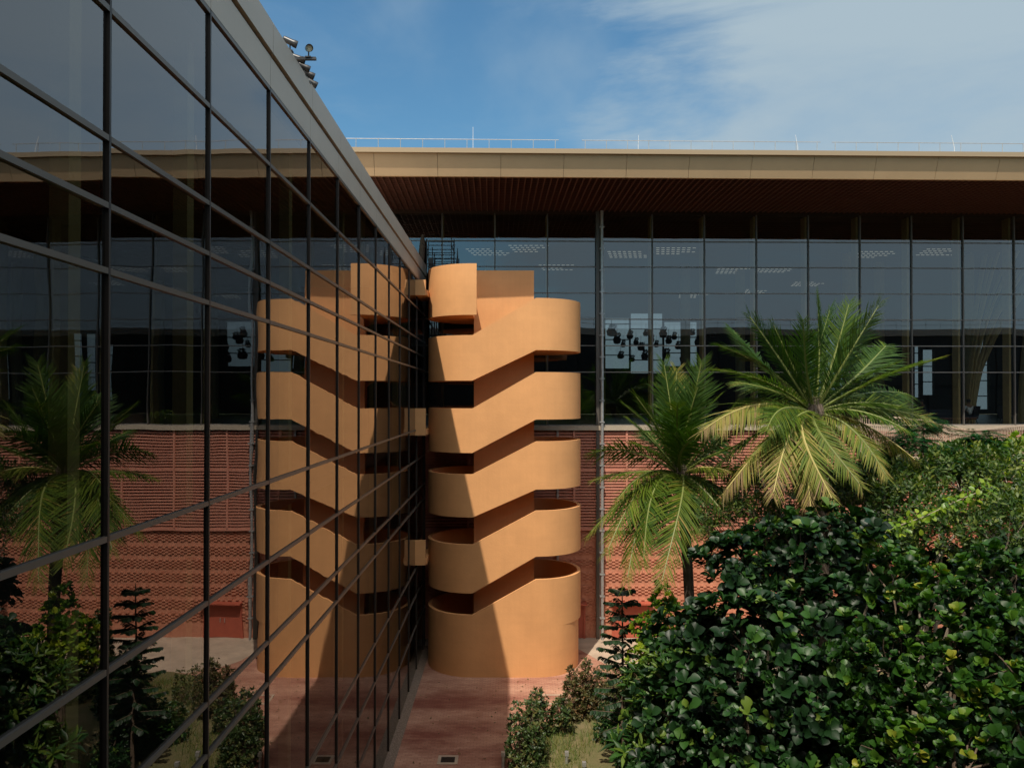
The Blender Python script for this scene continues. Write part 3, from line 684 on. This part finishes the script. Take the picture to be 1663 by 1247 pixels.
def limb(mb, p, q, r0, r1, n=5, wob=.12):
    p, q = Vector(p), Vector(q); pts = [p]; ln = (q-p).length
    for k in range(1, n): pts.append(p.lerp(q, k/n)+Vector((random.gauss(0, wob), random.gauss(0, wob), random.gauss(0, wob*.5)))*ln*.2)
    pts.append(q); mb.tube(pts, [r0+(r1-r0)*k/n for k in range(n+1)], 7, cap=False)
def tree(name, base, blobs, tm, m, label, cat='tree', trunk_r=.12, bark='bark', group=None, limbs=True, **kw):
    o = empty(name, (*base, .03), label, cat, group)
    tmpl = tm; P, X, Z, Sz, T = rosettes(blobs, **kw)
    foliage('crown' if cat == 'tree' else 'foliage', tmpl, P, X, Z, Sz, T, m, o, (*base, .03))
    mb = MB(); zt = min(c[2]-r*.5 for c, r in blobs); zt = max(zt, .3)
    fork = Vector((0, 0, zt*.55)); limb(mb, (0, 0, -.05), fork, trunk_r, trunk_r*.75)
    for c, r in blobs:
        e = Vector(c)-Vector((*base, .03))
        limb(mb, fork, e-Vector((0, 0, r*.2)), trunk_r*.55, trunk_r*.15, 6)
        for k in range(4):
            d = Vector((random.gauss(0, 1), random.gauss(0, 1), abs(random.gauss(0, .8))))
            limb(mb, e-Vector((0, 0, r*.2)), e+d.normalized()*r*.75, trunk_r*.15, .008, 4)
    mb.build('trunk' if cat == 'tree' else 'stem', M[bark], o, smooth=True, fix=False)
    return o
def B(*l): return [(tuple(at(px, py, y)), r) for (px, py, y, r) in l]

# ---- the big dark tree in front
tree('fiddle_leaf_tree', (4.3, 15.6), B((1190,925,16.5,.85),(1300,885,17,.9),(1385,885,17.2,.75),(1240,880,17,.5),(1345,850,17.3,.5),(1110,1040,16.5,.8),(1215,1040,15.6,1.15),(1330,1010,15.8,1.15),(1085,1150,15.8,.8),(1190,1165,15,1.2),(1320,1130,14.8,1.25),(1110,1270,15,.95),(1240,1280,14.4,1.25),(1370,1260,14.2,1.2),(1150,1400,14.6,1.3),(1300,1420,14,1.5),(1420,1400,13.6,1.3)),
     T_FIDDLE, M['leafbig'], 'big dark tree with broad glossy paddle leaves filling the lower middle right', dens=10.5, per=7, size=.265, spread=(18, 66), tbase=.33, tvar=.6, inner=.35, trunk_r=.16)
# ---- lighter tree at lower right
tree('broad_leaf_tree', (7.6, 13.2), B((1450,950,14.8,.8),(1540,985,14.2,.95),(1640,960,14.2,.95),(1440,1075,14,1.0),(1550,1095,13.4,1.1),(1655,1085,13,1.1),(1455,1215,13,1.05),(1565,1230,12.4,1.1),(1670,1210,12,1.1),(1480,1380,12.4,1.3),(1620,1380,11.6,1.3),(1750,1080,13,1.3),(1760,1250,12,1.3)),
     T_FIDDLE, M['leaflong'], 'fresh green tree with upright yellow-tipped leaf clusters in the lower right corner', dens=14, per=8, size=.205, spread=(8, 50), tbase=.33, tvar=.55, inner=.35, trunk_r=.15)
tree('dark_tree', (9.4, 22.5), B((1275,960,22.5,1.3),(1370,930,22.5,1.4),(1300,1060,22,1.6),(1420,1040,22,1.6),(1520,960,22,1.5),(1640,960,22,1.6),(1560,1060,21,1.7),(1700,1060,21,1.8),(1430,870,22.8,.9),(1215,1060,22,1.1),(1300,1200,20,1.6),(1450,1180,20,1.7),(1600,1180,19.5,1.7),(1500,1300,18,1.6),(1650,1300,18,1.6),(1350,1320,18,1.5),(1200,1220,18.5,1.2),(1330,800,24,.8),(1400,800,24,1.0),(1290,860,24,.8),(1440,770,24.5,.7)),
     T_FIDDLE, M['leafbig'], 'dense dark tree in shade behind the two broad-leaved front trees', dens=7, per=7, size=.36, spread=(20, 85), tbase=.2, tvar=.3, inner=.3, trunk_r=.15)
# ---- olive thicket at right
tree('olive_shrub_tree', (10.2, 19.0), B((1470,835,19.5,1.05),(1560,785,20.4,1.1),(1640,790,20,1.2),(1480,790,20.6,.8),(1530,880,18,1.0),(1630,880,17.4,1.15),(1440,900,18.4,.7),(1700,850,18,1.2)),
     T_SMALL, M['leafolive'], 'tangled olive-green small-leaved tree above the lower right tree', dens=34, per=6, size=.17, spread=(20, 85), tbase=.42, tvar=.5, inner=.4, trunk_r=.12, sprig=.2, bark='twig')
tree('lime_leaf_tree', (14.6, 22.4), B((1600,745,22.8,.7),(1655,755,22.4,.85),(1560,738,23.2,.5),(1700,735,22.6,.9),(1650,800,21,.8),(1590,782,21.5,.65),(1700,800,21,.9),(1530,752,22.8,.5)),
     T_ROUND, M['leaflime'], 'bright lime-green leafy tree top under the walkway railing at right', dens=22, per=6, size=.17, spread=(20, 80), tbase=.55, tvar=.5, inner=.6, trunk_r=.1)
# ---- creeper trail with heart leaves across the olive thicket
cp = empty('climbing_vine', tuple(at(1440,860,17)), 'trailing vine of pale green heart leaves across the olive thicket', 'vine')
pts = curve([at(1390,905,17.0), at(1440,862,17.1), at(1500,838,17.3), at(1560,810,17.6), at(1610,790,18)], 12); o3 = Vector(at(1440,860,17))
MB().tube([p-o3 for p in pts], .012, 5).build('stem', M['twig'], cp)
P = []; 
for p in pts:
    for k in range(4): P.append(np.array(p)+rng.normal(size=3)*.09)
P = np.array(P); n = len(P); foliage('foliage', T_ROUND, P, rng.normal(size=(n,3))+[0,-.6,-.5], rng.normal(size=(n,3))*.3+[0,-.4,1], np.full(n, .15), rng.uniform(.3, .8, n), M['leaflime'], cp, o3)

# ---- fern-leaved tree
def fern_tree(base, blobs, label):
    o = empty('feathery_tree', (*base, .03), label, 'tree'); P=[];X=[];Z=[];Sz=[];T=[]
    for c, r in blobs:
        for _ in range(int(420*r*r)):
            d = rng.normal(size=3); d /= np.linalg.norm(d); d[2] = abs(d[2])*.8
            p = np.array(c)+d*r*rng.uniform(.3, 1); ax = d+rng.normal(size=3)*.5; ax[2] *= .35; ax /= np.linalg.norm(ax); sd_ = np.cross(ax, [0,0,1]); sd_ /= np.linalg.norm(sd_)
            tt = rng.random()
            for k in range(12):
                q = p+ax*k*.045-np.array([0,0,1])*(k*.045)**2*.9
                for s in (-1, 1): P.append(q); X.append(sd_*s+ax*.4); Z.append(np.array([0,0,1.])); Sz.append(.15*math.sin((k+1.5)/13.5*3.1)); T.append(tt)
    foliage('crown', T_SMALL, np.array(P), np.array(X), np.array(Z), np.array(Sz), np.array(T), M['leaffern'], o, (*base, .03))
    mb = MB(); fk = Vector((0,0,6)); limb(mb, (0,0,0), fk, .1, .08)
    for c, r in blobs: limb(mb, fk, Vector(c)-Vector((*base, .03)), .05, .015)
    mb.build('trunk', M['bark'], o, smooth=True, fix=False)
fern_tree((12.0, 22.5), B((1480,735,22.6,.8),(1535,765,22,.8),(1440,755,23,.7),(1500,700,23.4,.6),(1590,725,22.8,.6)), 'dark green feathery-leaved tree between the right palm and the walkway railing')

# ---- twiggy tree below the right palm
def twiggy(base, aim, label, n0=5, seed=3, ht=5.0, name='sparse_tree'):
    rd = random.Random(seed); o = empty(name, (*base, .03), label, 'tree', 'sparse twiggy trees'); mb = MB(); tips = []
    def grow(p, d, ln, r, dep):
        d = Vector((max(-.45, min(.45, d.x)), max(-.45, min(.45, d.y)), max(.45, d.z))).normalized(); q = p+d*ln; m_ = p.lerp(q, .5)+Vector((rd.gauss(0,.05), rd.gauss(0,.05), rd.gauss(0,.03)))*ln; mb.tube([p, m_, q], [r, r*.85, r*.65], 5, cap=False)
        if dep >= 2: tips.append((q, d)); tips.append((m_, d))
        if dep < 6:
            for _ in range(rd.choice([2, 2, 3])):
                d2 = (d+Vector((rd.gauss(0,.45), rd.gauss(0,.45), rd.gauss(.04,.32)))).normalized(); grow(q, d2, ln*rd.uniform(.62, .85), r*.62, dep+1)
    for k in range(n0):
        b0 = Vector((rd.gauss(0,.1), rd.gauss(0,.1), 0)); b1 = b0+Vector((aim[0]+rd.gauss(0,.10), aim[1]+rd.gauss(0,.08), 1))*ht*.55; mb.tube([b0, b0.lerp(b1, .5)+Vector((rd.gauss(0,.08), 0, 0)), b1], [.06, .05, .042], 6, cap=False)
        grow(b1, Vector((aim[0]+rd.gauss(0,.3), aim[1]+rd.gauss(0,.2), 1)).normalized(), ht*.13, .036, 0)
    mb.build('trunk', M['twig'], o, smooth=True, fix=False)
    P=[];X=[];Z=[];T=[]
    for (q, d) in tips:
        if q.z < ht*.5: continue
        for _ in range(2): P.append(np.array(q)+rng.normal(size=3)*.07); X.append(np.array(d)+rng.normal(size=3)*.7); Z.append(rng.normal(size=3)*.5+[0,0,1]); T.append(rng.random())
    n = len(P); foliage('crown', T_SMALL, np.array(P), np.array(X), np.array(Z), rng.uniform(.08,.15,n), np.array(T), M['leafolive'], o)
twiggy((6.6, 20.8), (0, 0), 'left sparse tree of pale bare branches, below and between the two palms', 3, 5, 9.6)
twiggy((8.6, 21.2), (.02, 0), 'right sparse tree of pale bare branches, below the right palm crown', 4, 9, 10.0)

# ---- yellow-green bush, layered sapling, shrubs
tree('lime_shrub', (4.15, 20.6), B((1078,990,20.6,.42),(1055,1020,20.6,.45),(1095,1035,20.6,.55),(1080,960,20.6,.25),(1060,1070,20.4,.6)), T_ROUND, M['leaflime'], 'sunlit yellow-green shrub in front of the brick wall left of the big tree', 'shrub', trunk_r=.06, dens=30, per=6, size=.16, spread=(15, 70), tbase=.5, tvar=.7, inner=.5)
tree('long_leaf_shrub', (4.0, 18.6), B((1085,1085,18.6,.55),(1120,1070,18.6,.6),(1045,1110,18.8,.45),(1080,1160,18,.7),(1040,1215,18.2,.6)), T_LONG, M['leafbig'], 'green shrub with long pointed leaves left of the big dark tree', 'shrub', trunk_r=.06, dens=17, per=9, size=.36, spread=(15, 75), tbase=.8, tvar=.3, inner=.5)
def sapling(base, h, label):
    o = empty('layered_sapling', (*base, .03), label, 'tree'); mb = MB().tube([(0,0,0),(.02,.03,h*.5),(0,0,h)], [.06,.045,.012], 7, cap=False); P=[];X=[];Z=[];T=[]; z = h*.28; k0 = 0
    while z < h-.1:
        u = (z/h); rl = .95*(1-u)**.45+.12
        for k in range(5):
            a = k0+k*1.257+rng.normal()*.15; d = np.array([math.cos(a), math.sin(a), .12]); tip = np.array([0,0,z])+d*rl; mb.tube([(0,0,z), tuple(tip)], [.018,.006], 4, cap=False)
            for j in range(11):
                q = np.array([0,0,z])+d*rl*(.2+.8*j/10); s = np.cross(d, [0,0,1])
                for sg in (-1, 1): P.append(q); X.append(s*sg*.7+d*.45+np.array([0,0,-.45])); Z.append(np.array([0,0,1.])+rng.normal(size=3)*.2); T.append(rng.random()*.6)
        z += .37; k0 += .7
    mb.build('trunk', M['bark'], o, smooth=True, fix=False); n = len(P)
    foliage('crown', T_ROUND, np.array(P), np.array(X), np.array(Z), rng.uniform(.12,.19,n), np.array(T), M['leafbig'], o)
sapling((3.45, 23.0), 6.0, 'slim dark sapling with tiered horizontal branches in front of the brick wall')
hg = 'low shrubs along the edge of the paving'
def shrub(name, px, py, h, r, m, label, seed=1, tm=T_SMALL, size=.15, dens=34, cols=None, tb=.45, nst=5, px2=None):
    y = E*FPX/(py-VY); x = (px-VX)/FPX*y; rd = random.Random(seed); bl = []
    for k in range(nst):
        a = rd.random()*6.28; d = rd.random()**.5*r; hh = h*rd.uniform(.6, 1); cx, cy = x+math.cos(a)*d, y+math.sin(a)*d
        q = .18
        while q < hh: bl.append(((cx, cy, q), (.10+.16*(1-q/h))*(1+r))); q += .24
    return tree(name, (x, y), bl, tm, m, label, 'shrub', trunk_r=.03, dens=dens, per=5, size=size, spread=(15, 80), tbase=tb, tvar=.5, inner=.4, group=hg)
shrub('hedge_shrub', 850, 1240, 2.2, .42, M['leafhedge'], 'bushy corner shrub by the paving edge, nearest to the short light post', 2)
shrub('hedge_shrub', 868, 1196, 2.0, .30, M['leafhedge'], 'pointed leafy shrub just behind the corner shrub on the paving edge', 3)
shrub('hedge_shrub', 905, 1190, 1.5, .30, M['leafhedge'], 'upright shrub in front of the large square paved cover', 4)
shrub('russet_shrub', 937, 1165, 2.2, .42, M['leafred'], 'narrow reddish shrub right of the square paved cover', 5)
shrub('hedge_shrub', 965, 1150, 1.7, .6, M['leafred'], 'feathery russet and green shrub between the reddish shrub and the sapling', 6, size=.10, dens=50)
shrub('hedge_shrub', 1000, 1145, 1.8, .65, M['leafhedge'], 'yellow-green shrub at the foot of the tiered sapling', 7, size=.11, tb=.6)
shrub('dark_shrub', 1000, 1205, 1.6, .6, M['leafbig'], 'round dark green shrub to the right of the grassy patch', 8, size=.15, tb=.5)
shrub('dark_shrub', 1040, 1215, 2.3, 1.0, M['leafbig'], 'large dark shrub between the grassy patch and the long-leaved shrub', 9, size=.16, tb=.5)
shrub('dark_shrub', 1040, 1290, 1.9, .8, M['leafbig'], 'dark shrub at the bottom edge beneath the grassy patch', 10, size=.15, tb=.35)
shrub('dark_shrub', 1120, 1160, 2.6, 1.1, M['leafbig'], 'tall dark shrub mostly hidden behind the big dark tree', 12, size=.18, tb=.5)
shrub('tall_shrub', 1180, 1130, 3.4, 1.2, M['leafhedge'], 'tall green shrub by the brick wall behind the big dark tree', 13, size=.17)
# grass
n = 16000; gx = rng.uniform(.3, 6.5, n); gy = rng.uniform(19, 31, n); lim = np.interp(gy, [19,24,25.6,26.9,28.9,31], [.2,.2,.4,2.1,2.7,4.4]); k = gx > lim+.05
nz = np.sin(gx*2.1+gy*.7)+np.sin(gy*1.9-gx*1.1); k &= (nz+rng.normal(size=n)*.6 > -.3)
P = np.stack([gx[k], gy[k], np.full(k.sum(), .07)], 1); n = len(P)
gsz = rng.uniform(.10, .28, n)
tag(foliage('grass', leaf_template([(0,.035),(.5,.028),(1,.004)], .2, .25), P, rng.normal(size=(n,3))*.35+[0,0,1], rng.normal(size=(n,3))*.5+[0,-1,0], gsz, rng.random(n), M['grass']), 'rough yellow-green grass growing in the garden bed', 'grass', kind='stuff')

# fallen leaves on the paving
n = 170; lx = np.concatenate([rng.uniform(-3.5, .2, 70), rng.uniform(.2, 4.2, 100)]); ly = np.concatenate([rng.uniform(23.5, 31, 70), rng.uniform(27.0, 33, 100)])
k = ~((lx > .1) & (ly < np.interp(lx, [0, 2, 4.5], [25.6, 27, 31.3])))
k &= ~((ly > 31.3) & (lx < 3.2)); lx = lx[k]; ly = ly[k]; n = len(lx)
tag(foliage('fallen_leaves', T_SMALL, np.stack([lx, ly, np.full(n, .03)], 1), np.stack([rng.normal(size=n), rng.normal(size=n), np.zeros(n)], 1), np.tile([0, 0, 1.], (n, 1))+rng.normal(size=(n,3))*.2, rng.uniform(.05, .13, n), rng.random(n), M['leafred']), 'dry leaves scattered over the red paving', 'leaves', kind='stuff')
# ---- palms
LT = leaf_template([(0,.011),(.3,.021),(.65,.017),(1,.002)], .5, .16)
def palm(name, base, crown, fronds, label, seed):
    rd = random.Random(seed); o = empty(name, (base[0], base[1], .03), label, 'palm tree', 'coconut palms by the terminal'); ob = Vector((base[0], base[1], .03)); cc = Vector(crown)
    tr = [(Vector((0,0,-.05))).lerp(cc-ob, k/10)+Vector((math.sin(k/10*3.1)*.18, 0, 0)) for k in range(11)]; tr[-1] = cc-ob
    MB().tube(tr, [.24,.19,.17,.16,.155,.15,.15,.15,.155,.17,.13], 12).build('trunk', M['palmbark'], o, smooth=True)
    for (tip, arch, droop, tn) in fronds:
        tip = Vector(tip); d = tip-cc; ln = d.length; ctrl = cc+d*.42+Vector((0,0,arch*ln)); K = 46
        pts = []; sw = rd.gauss(0, .07)*ln; lat = d.cross(Vector((0,0,1))).normalized() if d.cross(Vector((0,0,1))).length > .1 else Vector((1,0,0))
        ph = rd.random()*6.28; gap = rd.uniform(.03, .12); dr_ = rd.uniform(.7, 1.7)
        for k in range(K+1):
            t = k/K; pts.append(cc*(1-t)**2+ctrl*2*t*(1-t)+tip*t*t+lat*sw*math.sin(t*3.1))
        f = MB().tube([p-ob for p in pts[::3]], [.045*(1-.85*i/(len(pts[::3])-1))+.004 for i in range(len(pts[::3]))], 5, cap=False).build('frond', M['fr_'+('y' if tn > .7 else 'g')], o, smooth=True, fix=False)
        P=[];X=[];Z=[];Sz=[];T=[]; side0 = d.cross(Vector((0,0,1)))
        if side0.length < .3*ln: side0 = Vector((1, .2, 0))
        side0.normalize(); side0.rotate(Matrix.Rotation(rd.gauss(0, .35), 3, d.normalized()))
        for k in range(5, K+1):
            t = k/K; tg = (pts[k]-pts[k-1]).normalized(); sd_ = (side0-tg*side0.dot(tg)).normalized(); up = sd_.cross(tg)
            if up.z < 0: up = -up
            L_ = (.26+.74*math.sin(min(1, (t-.08)*1.25)*math.pi*.62)**.8)*(1-.6*max(0, t-.62)/.38)*.27*max(ln, 2.5)
            for s in (-1, 1):
                for h_ in (0, .33, .67):
                    if rd.random() < gap*(1+.9*math.sin(k*.55+ph+s)): continue
                    q = pts[k].lerp(pts[k-1], h_)
                    a = .50+.35*t; v = sd_*s*(1-a*.45)+tg*(.35+.5*t)+up*.18+Vector((0,0,-1))*droop*dr_*(.62 if tn < .7 else 1.3)*(.4+.9*rd.random())
                    v = v+Vector((rd.gauss(0,.06), rd.gauss(0,.06), rd.gauss(0,.06))); v.normalize()
                    P.append(np.array(q)); X.append(np.array(v)); Z.append(np.array(up*.8+sd_*s*.1)); Sz.append(L_*rd.uniform(.7, 1.12)*(1+.12*math.sin(k*.8+ph))); T.append(min(1, max(0, tn+rd.gauss(0, .09)+.12*(t > .85))))
        foliage('leaflets', LT, np.array(P), np.array(X), np.array(Z), np.array(Sz), np.array(T), M['leafpalm'], f, ob)
    for k in range(7):
        a = k*.9; MB().tube([cc-ob+Vector((math.cos(a)*.22, math.sin(a)*.22, -.40)), cc-ob+Vector((math.cos(a)*.24, math.sin(a)*.24, -.28)), cc-ob+Vector((math.cos(a)*.22, math.sin(a)*.22, -.16))], [.05,.11,.04], 8).build('coconut', M['fr_g'], o, smooth=True)
    fb = MB()
    for k in range(14):
        a = k*.45; fb.tube([cc-ob+Vector((math.cos(a)*.14, math.sin(a)*.14, -.5)), cc-ob+Vector((math.cos(a)*.25, math.sin(a)*.25, .0)), cc-ob+Vector((math.cos(a)*.12, math.sin(a)*.12, .45))], [.05,.06,.02], 5)
    fb.build('crown_fibre', M['palmbark'], o)
M['fr_g'] = mat('green_frond_stalk', (.16, .19, .05), .5); M['fr_y'] = mat('yellow_frond_stalk', (.40, .34, .12), .5)
A = lambda px, py, y: at(px, py, y)
pa = [  # tip, arch, droop, tint
 (A(1078,588,22.3), .02, .05, .35), (A(1100,600,22.8), .05, .05, .62), (A(1140,585,21.5), .02, .05, .35), (A(1172,640,22.6), .05, .10, .4),
 (A(1020,680,22.6), .08, .12, .4), (A(1215,690,22.6), .08, .15, .4), (A(952,738,21.6), .26, .45, .45),
 (A(962,780,22.4), .12, .2, .6), (A(955,868,20.9), .30, .45, .62), (A(985,898,20.0), .34, .5, .6), (A(1018,945,19.8), .34, .45, .6),
 (A(1072,950,19.0), .34, .35, .62), (A(1200,872,20.6), .26, .5, .5), (A(1245,860,22.0), .24, .5, .42),
 (A(1185,765,20.8), .22, .2, .72), (A(1000,815,20.6), .30, .4, .6), (A(1045,915,19.3), .34, .4, .55), (A(1140,870,19.9), .30, .45, .45), (A(1215,840,21.2), .25, .5, .5), (A(1030,640,21.6), .05, .1, .42), (A(1195,655,21.8), .06, .12, .45), (A(1230,800,24.0), .25, .5, .35), (A(1060,880,24.5), .28, .5, .25), (A(1150,880,24.6), .28, .5, .25),
 (A(1105,640,25.2), .06, .1, .3), (A(1100,655,19.6), .10, .08, .42), (A(1135,625,20.8), .06, .1, .38), (A(1012,655,23.4), .06, .12, .35), (A(1030,720,20.6), .15, .2, .5), (A(1215,720,20.9), .14, .2, .5), (A(1150,700,19.3), .12, .12, .45), (A(1050,700,25.0), .12, .2, .3), (A(1165,705,25.3), .12, .2, .3)]
palm('coconut_palm', (5.25, 22.1), A(1105,772,22), pa, 'shorter coconut palm beside the stair tower, its fronds over the brick wall', 4)
pb_ = [
 (A(1328,476,20.4), .02, .04, .4), (A(1255,525,20.2), .05, .12, .4), (A(1405,520,20.9), .04, .1, .42), (A(1190,620,20.6), .16, .3, .45), (A(1465,660,19.0), .18, .35, .5), (A(1270,760,18.4), .26, .5, .5), (A(1400,790,17.8), .26, .5, .6), (A(1380,490,20.6), .03, .05, .4), (A(1430,492,19.4), .02, .1, .5),
 (A(1350,500,21.5), .03, .05, .3), (A(1215,510,20.6), .05, .08, .35), (A(1165,560,21.2), .18, .25, .3), (A(1165,600,19.4), .15, .2, .5),
 (A(1140,700,18.7), .24, .5, .8), (A(1150,770,19.6), .22, .4, .5), (A(1175,800,18.4), .26, .55, .85), (A(1255,805,17.6), .24, .5, .78),
 (A(1318,835,17.8), .26, .5, .85), (A(1355,815,17.3), .26, .5, .72), (A(1440,775,18.0), .26, .5, .68), (A(1490,750,18.6), .24, .5, .85),
 (A(1525,582,18.9), .10, .18, .6), (A(1510,680,19.6), .16, .35, .6), (A(1475,640,22.0), .14, .25, .4), (A(1440,560,22.2), .08, .12, .35),
 (A(1305,520,18.6), .05, .08, .42), (A(1190,535,22.4), .10, .16, .3), (A(1455,590,20.2), .10, .2, .45), (A(1200,660,22.8), .18, .35, .3), (A(1420,760,22.8), .28, .5, .25), (A(1290,790,22.9), .28, .5, .25), (A(1300,845,19.2), .12, .5, .97), (A(1345,850,20.4), .10, .6, 1.0), (A(1400,800,19.0), .25, .5, .92), (A(1215,745,18.6), .28, .5, .6), (A(1475,700,18.2), .22, .4, .55), (A(1245,700,17.9), .22, .3, .55)]
palm('coconut_palm', (8.4, 20.3), A(1322,672,20), pb_, 'taller coconut palm on the right, its yellowing lower fronds hanging', 8)
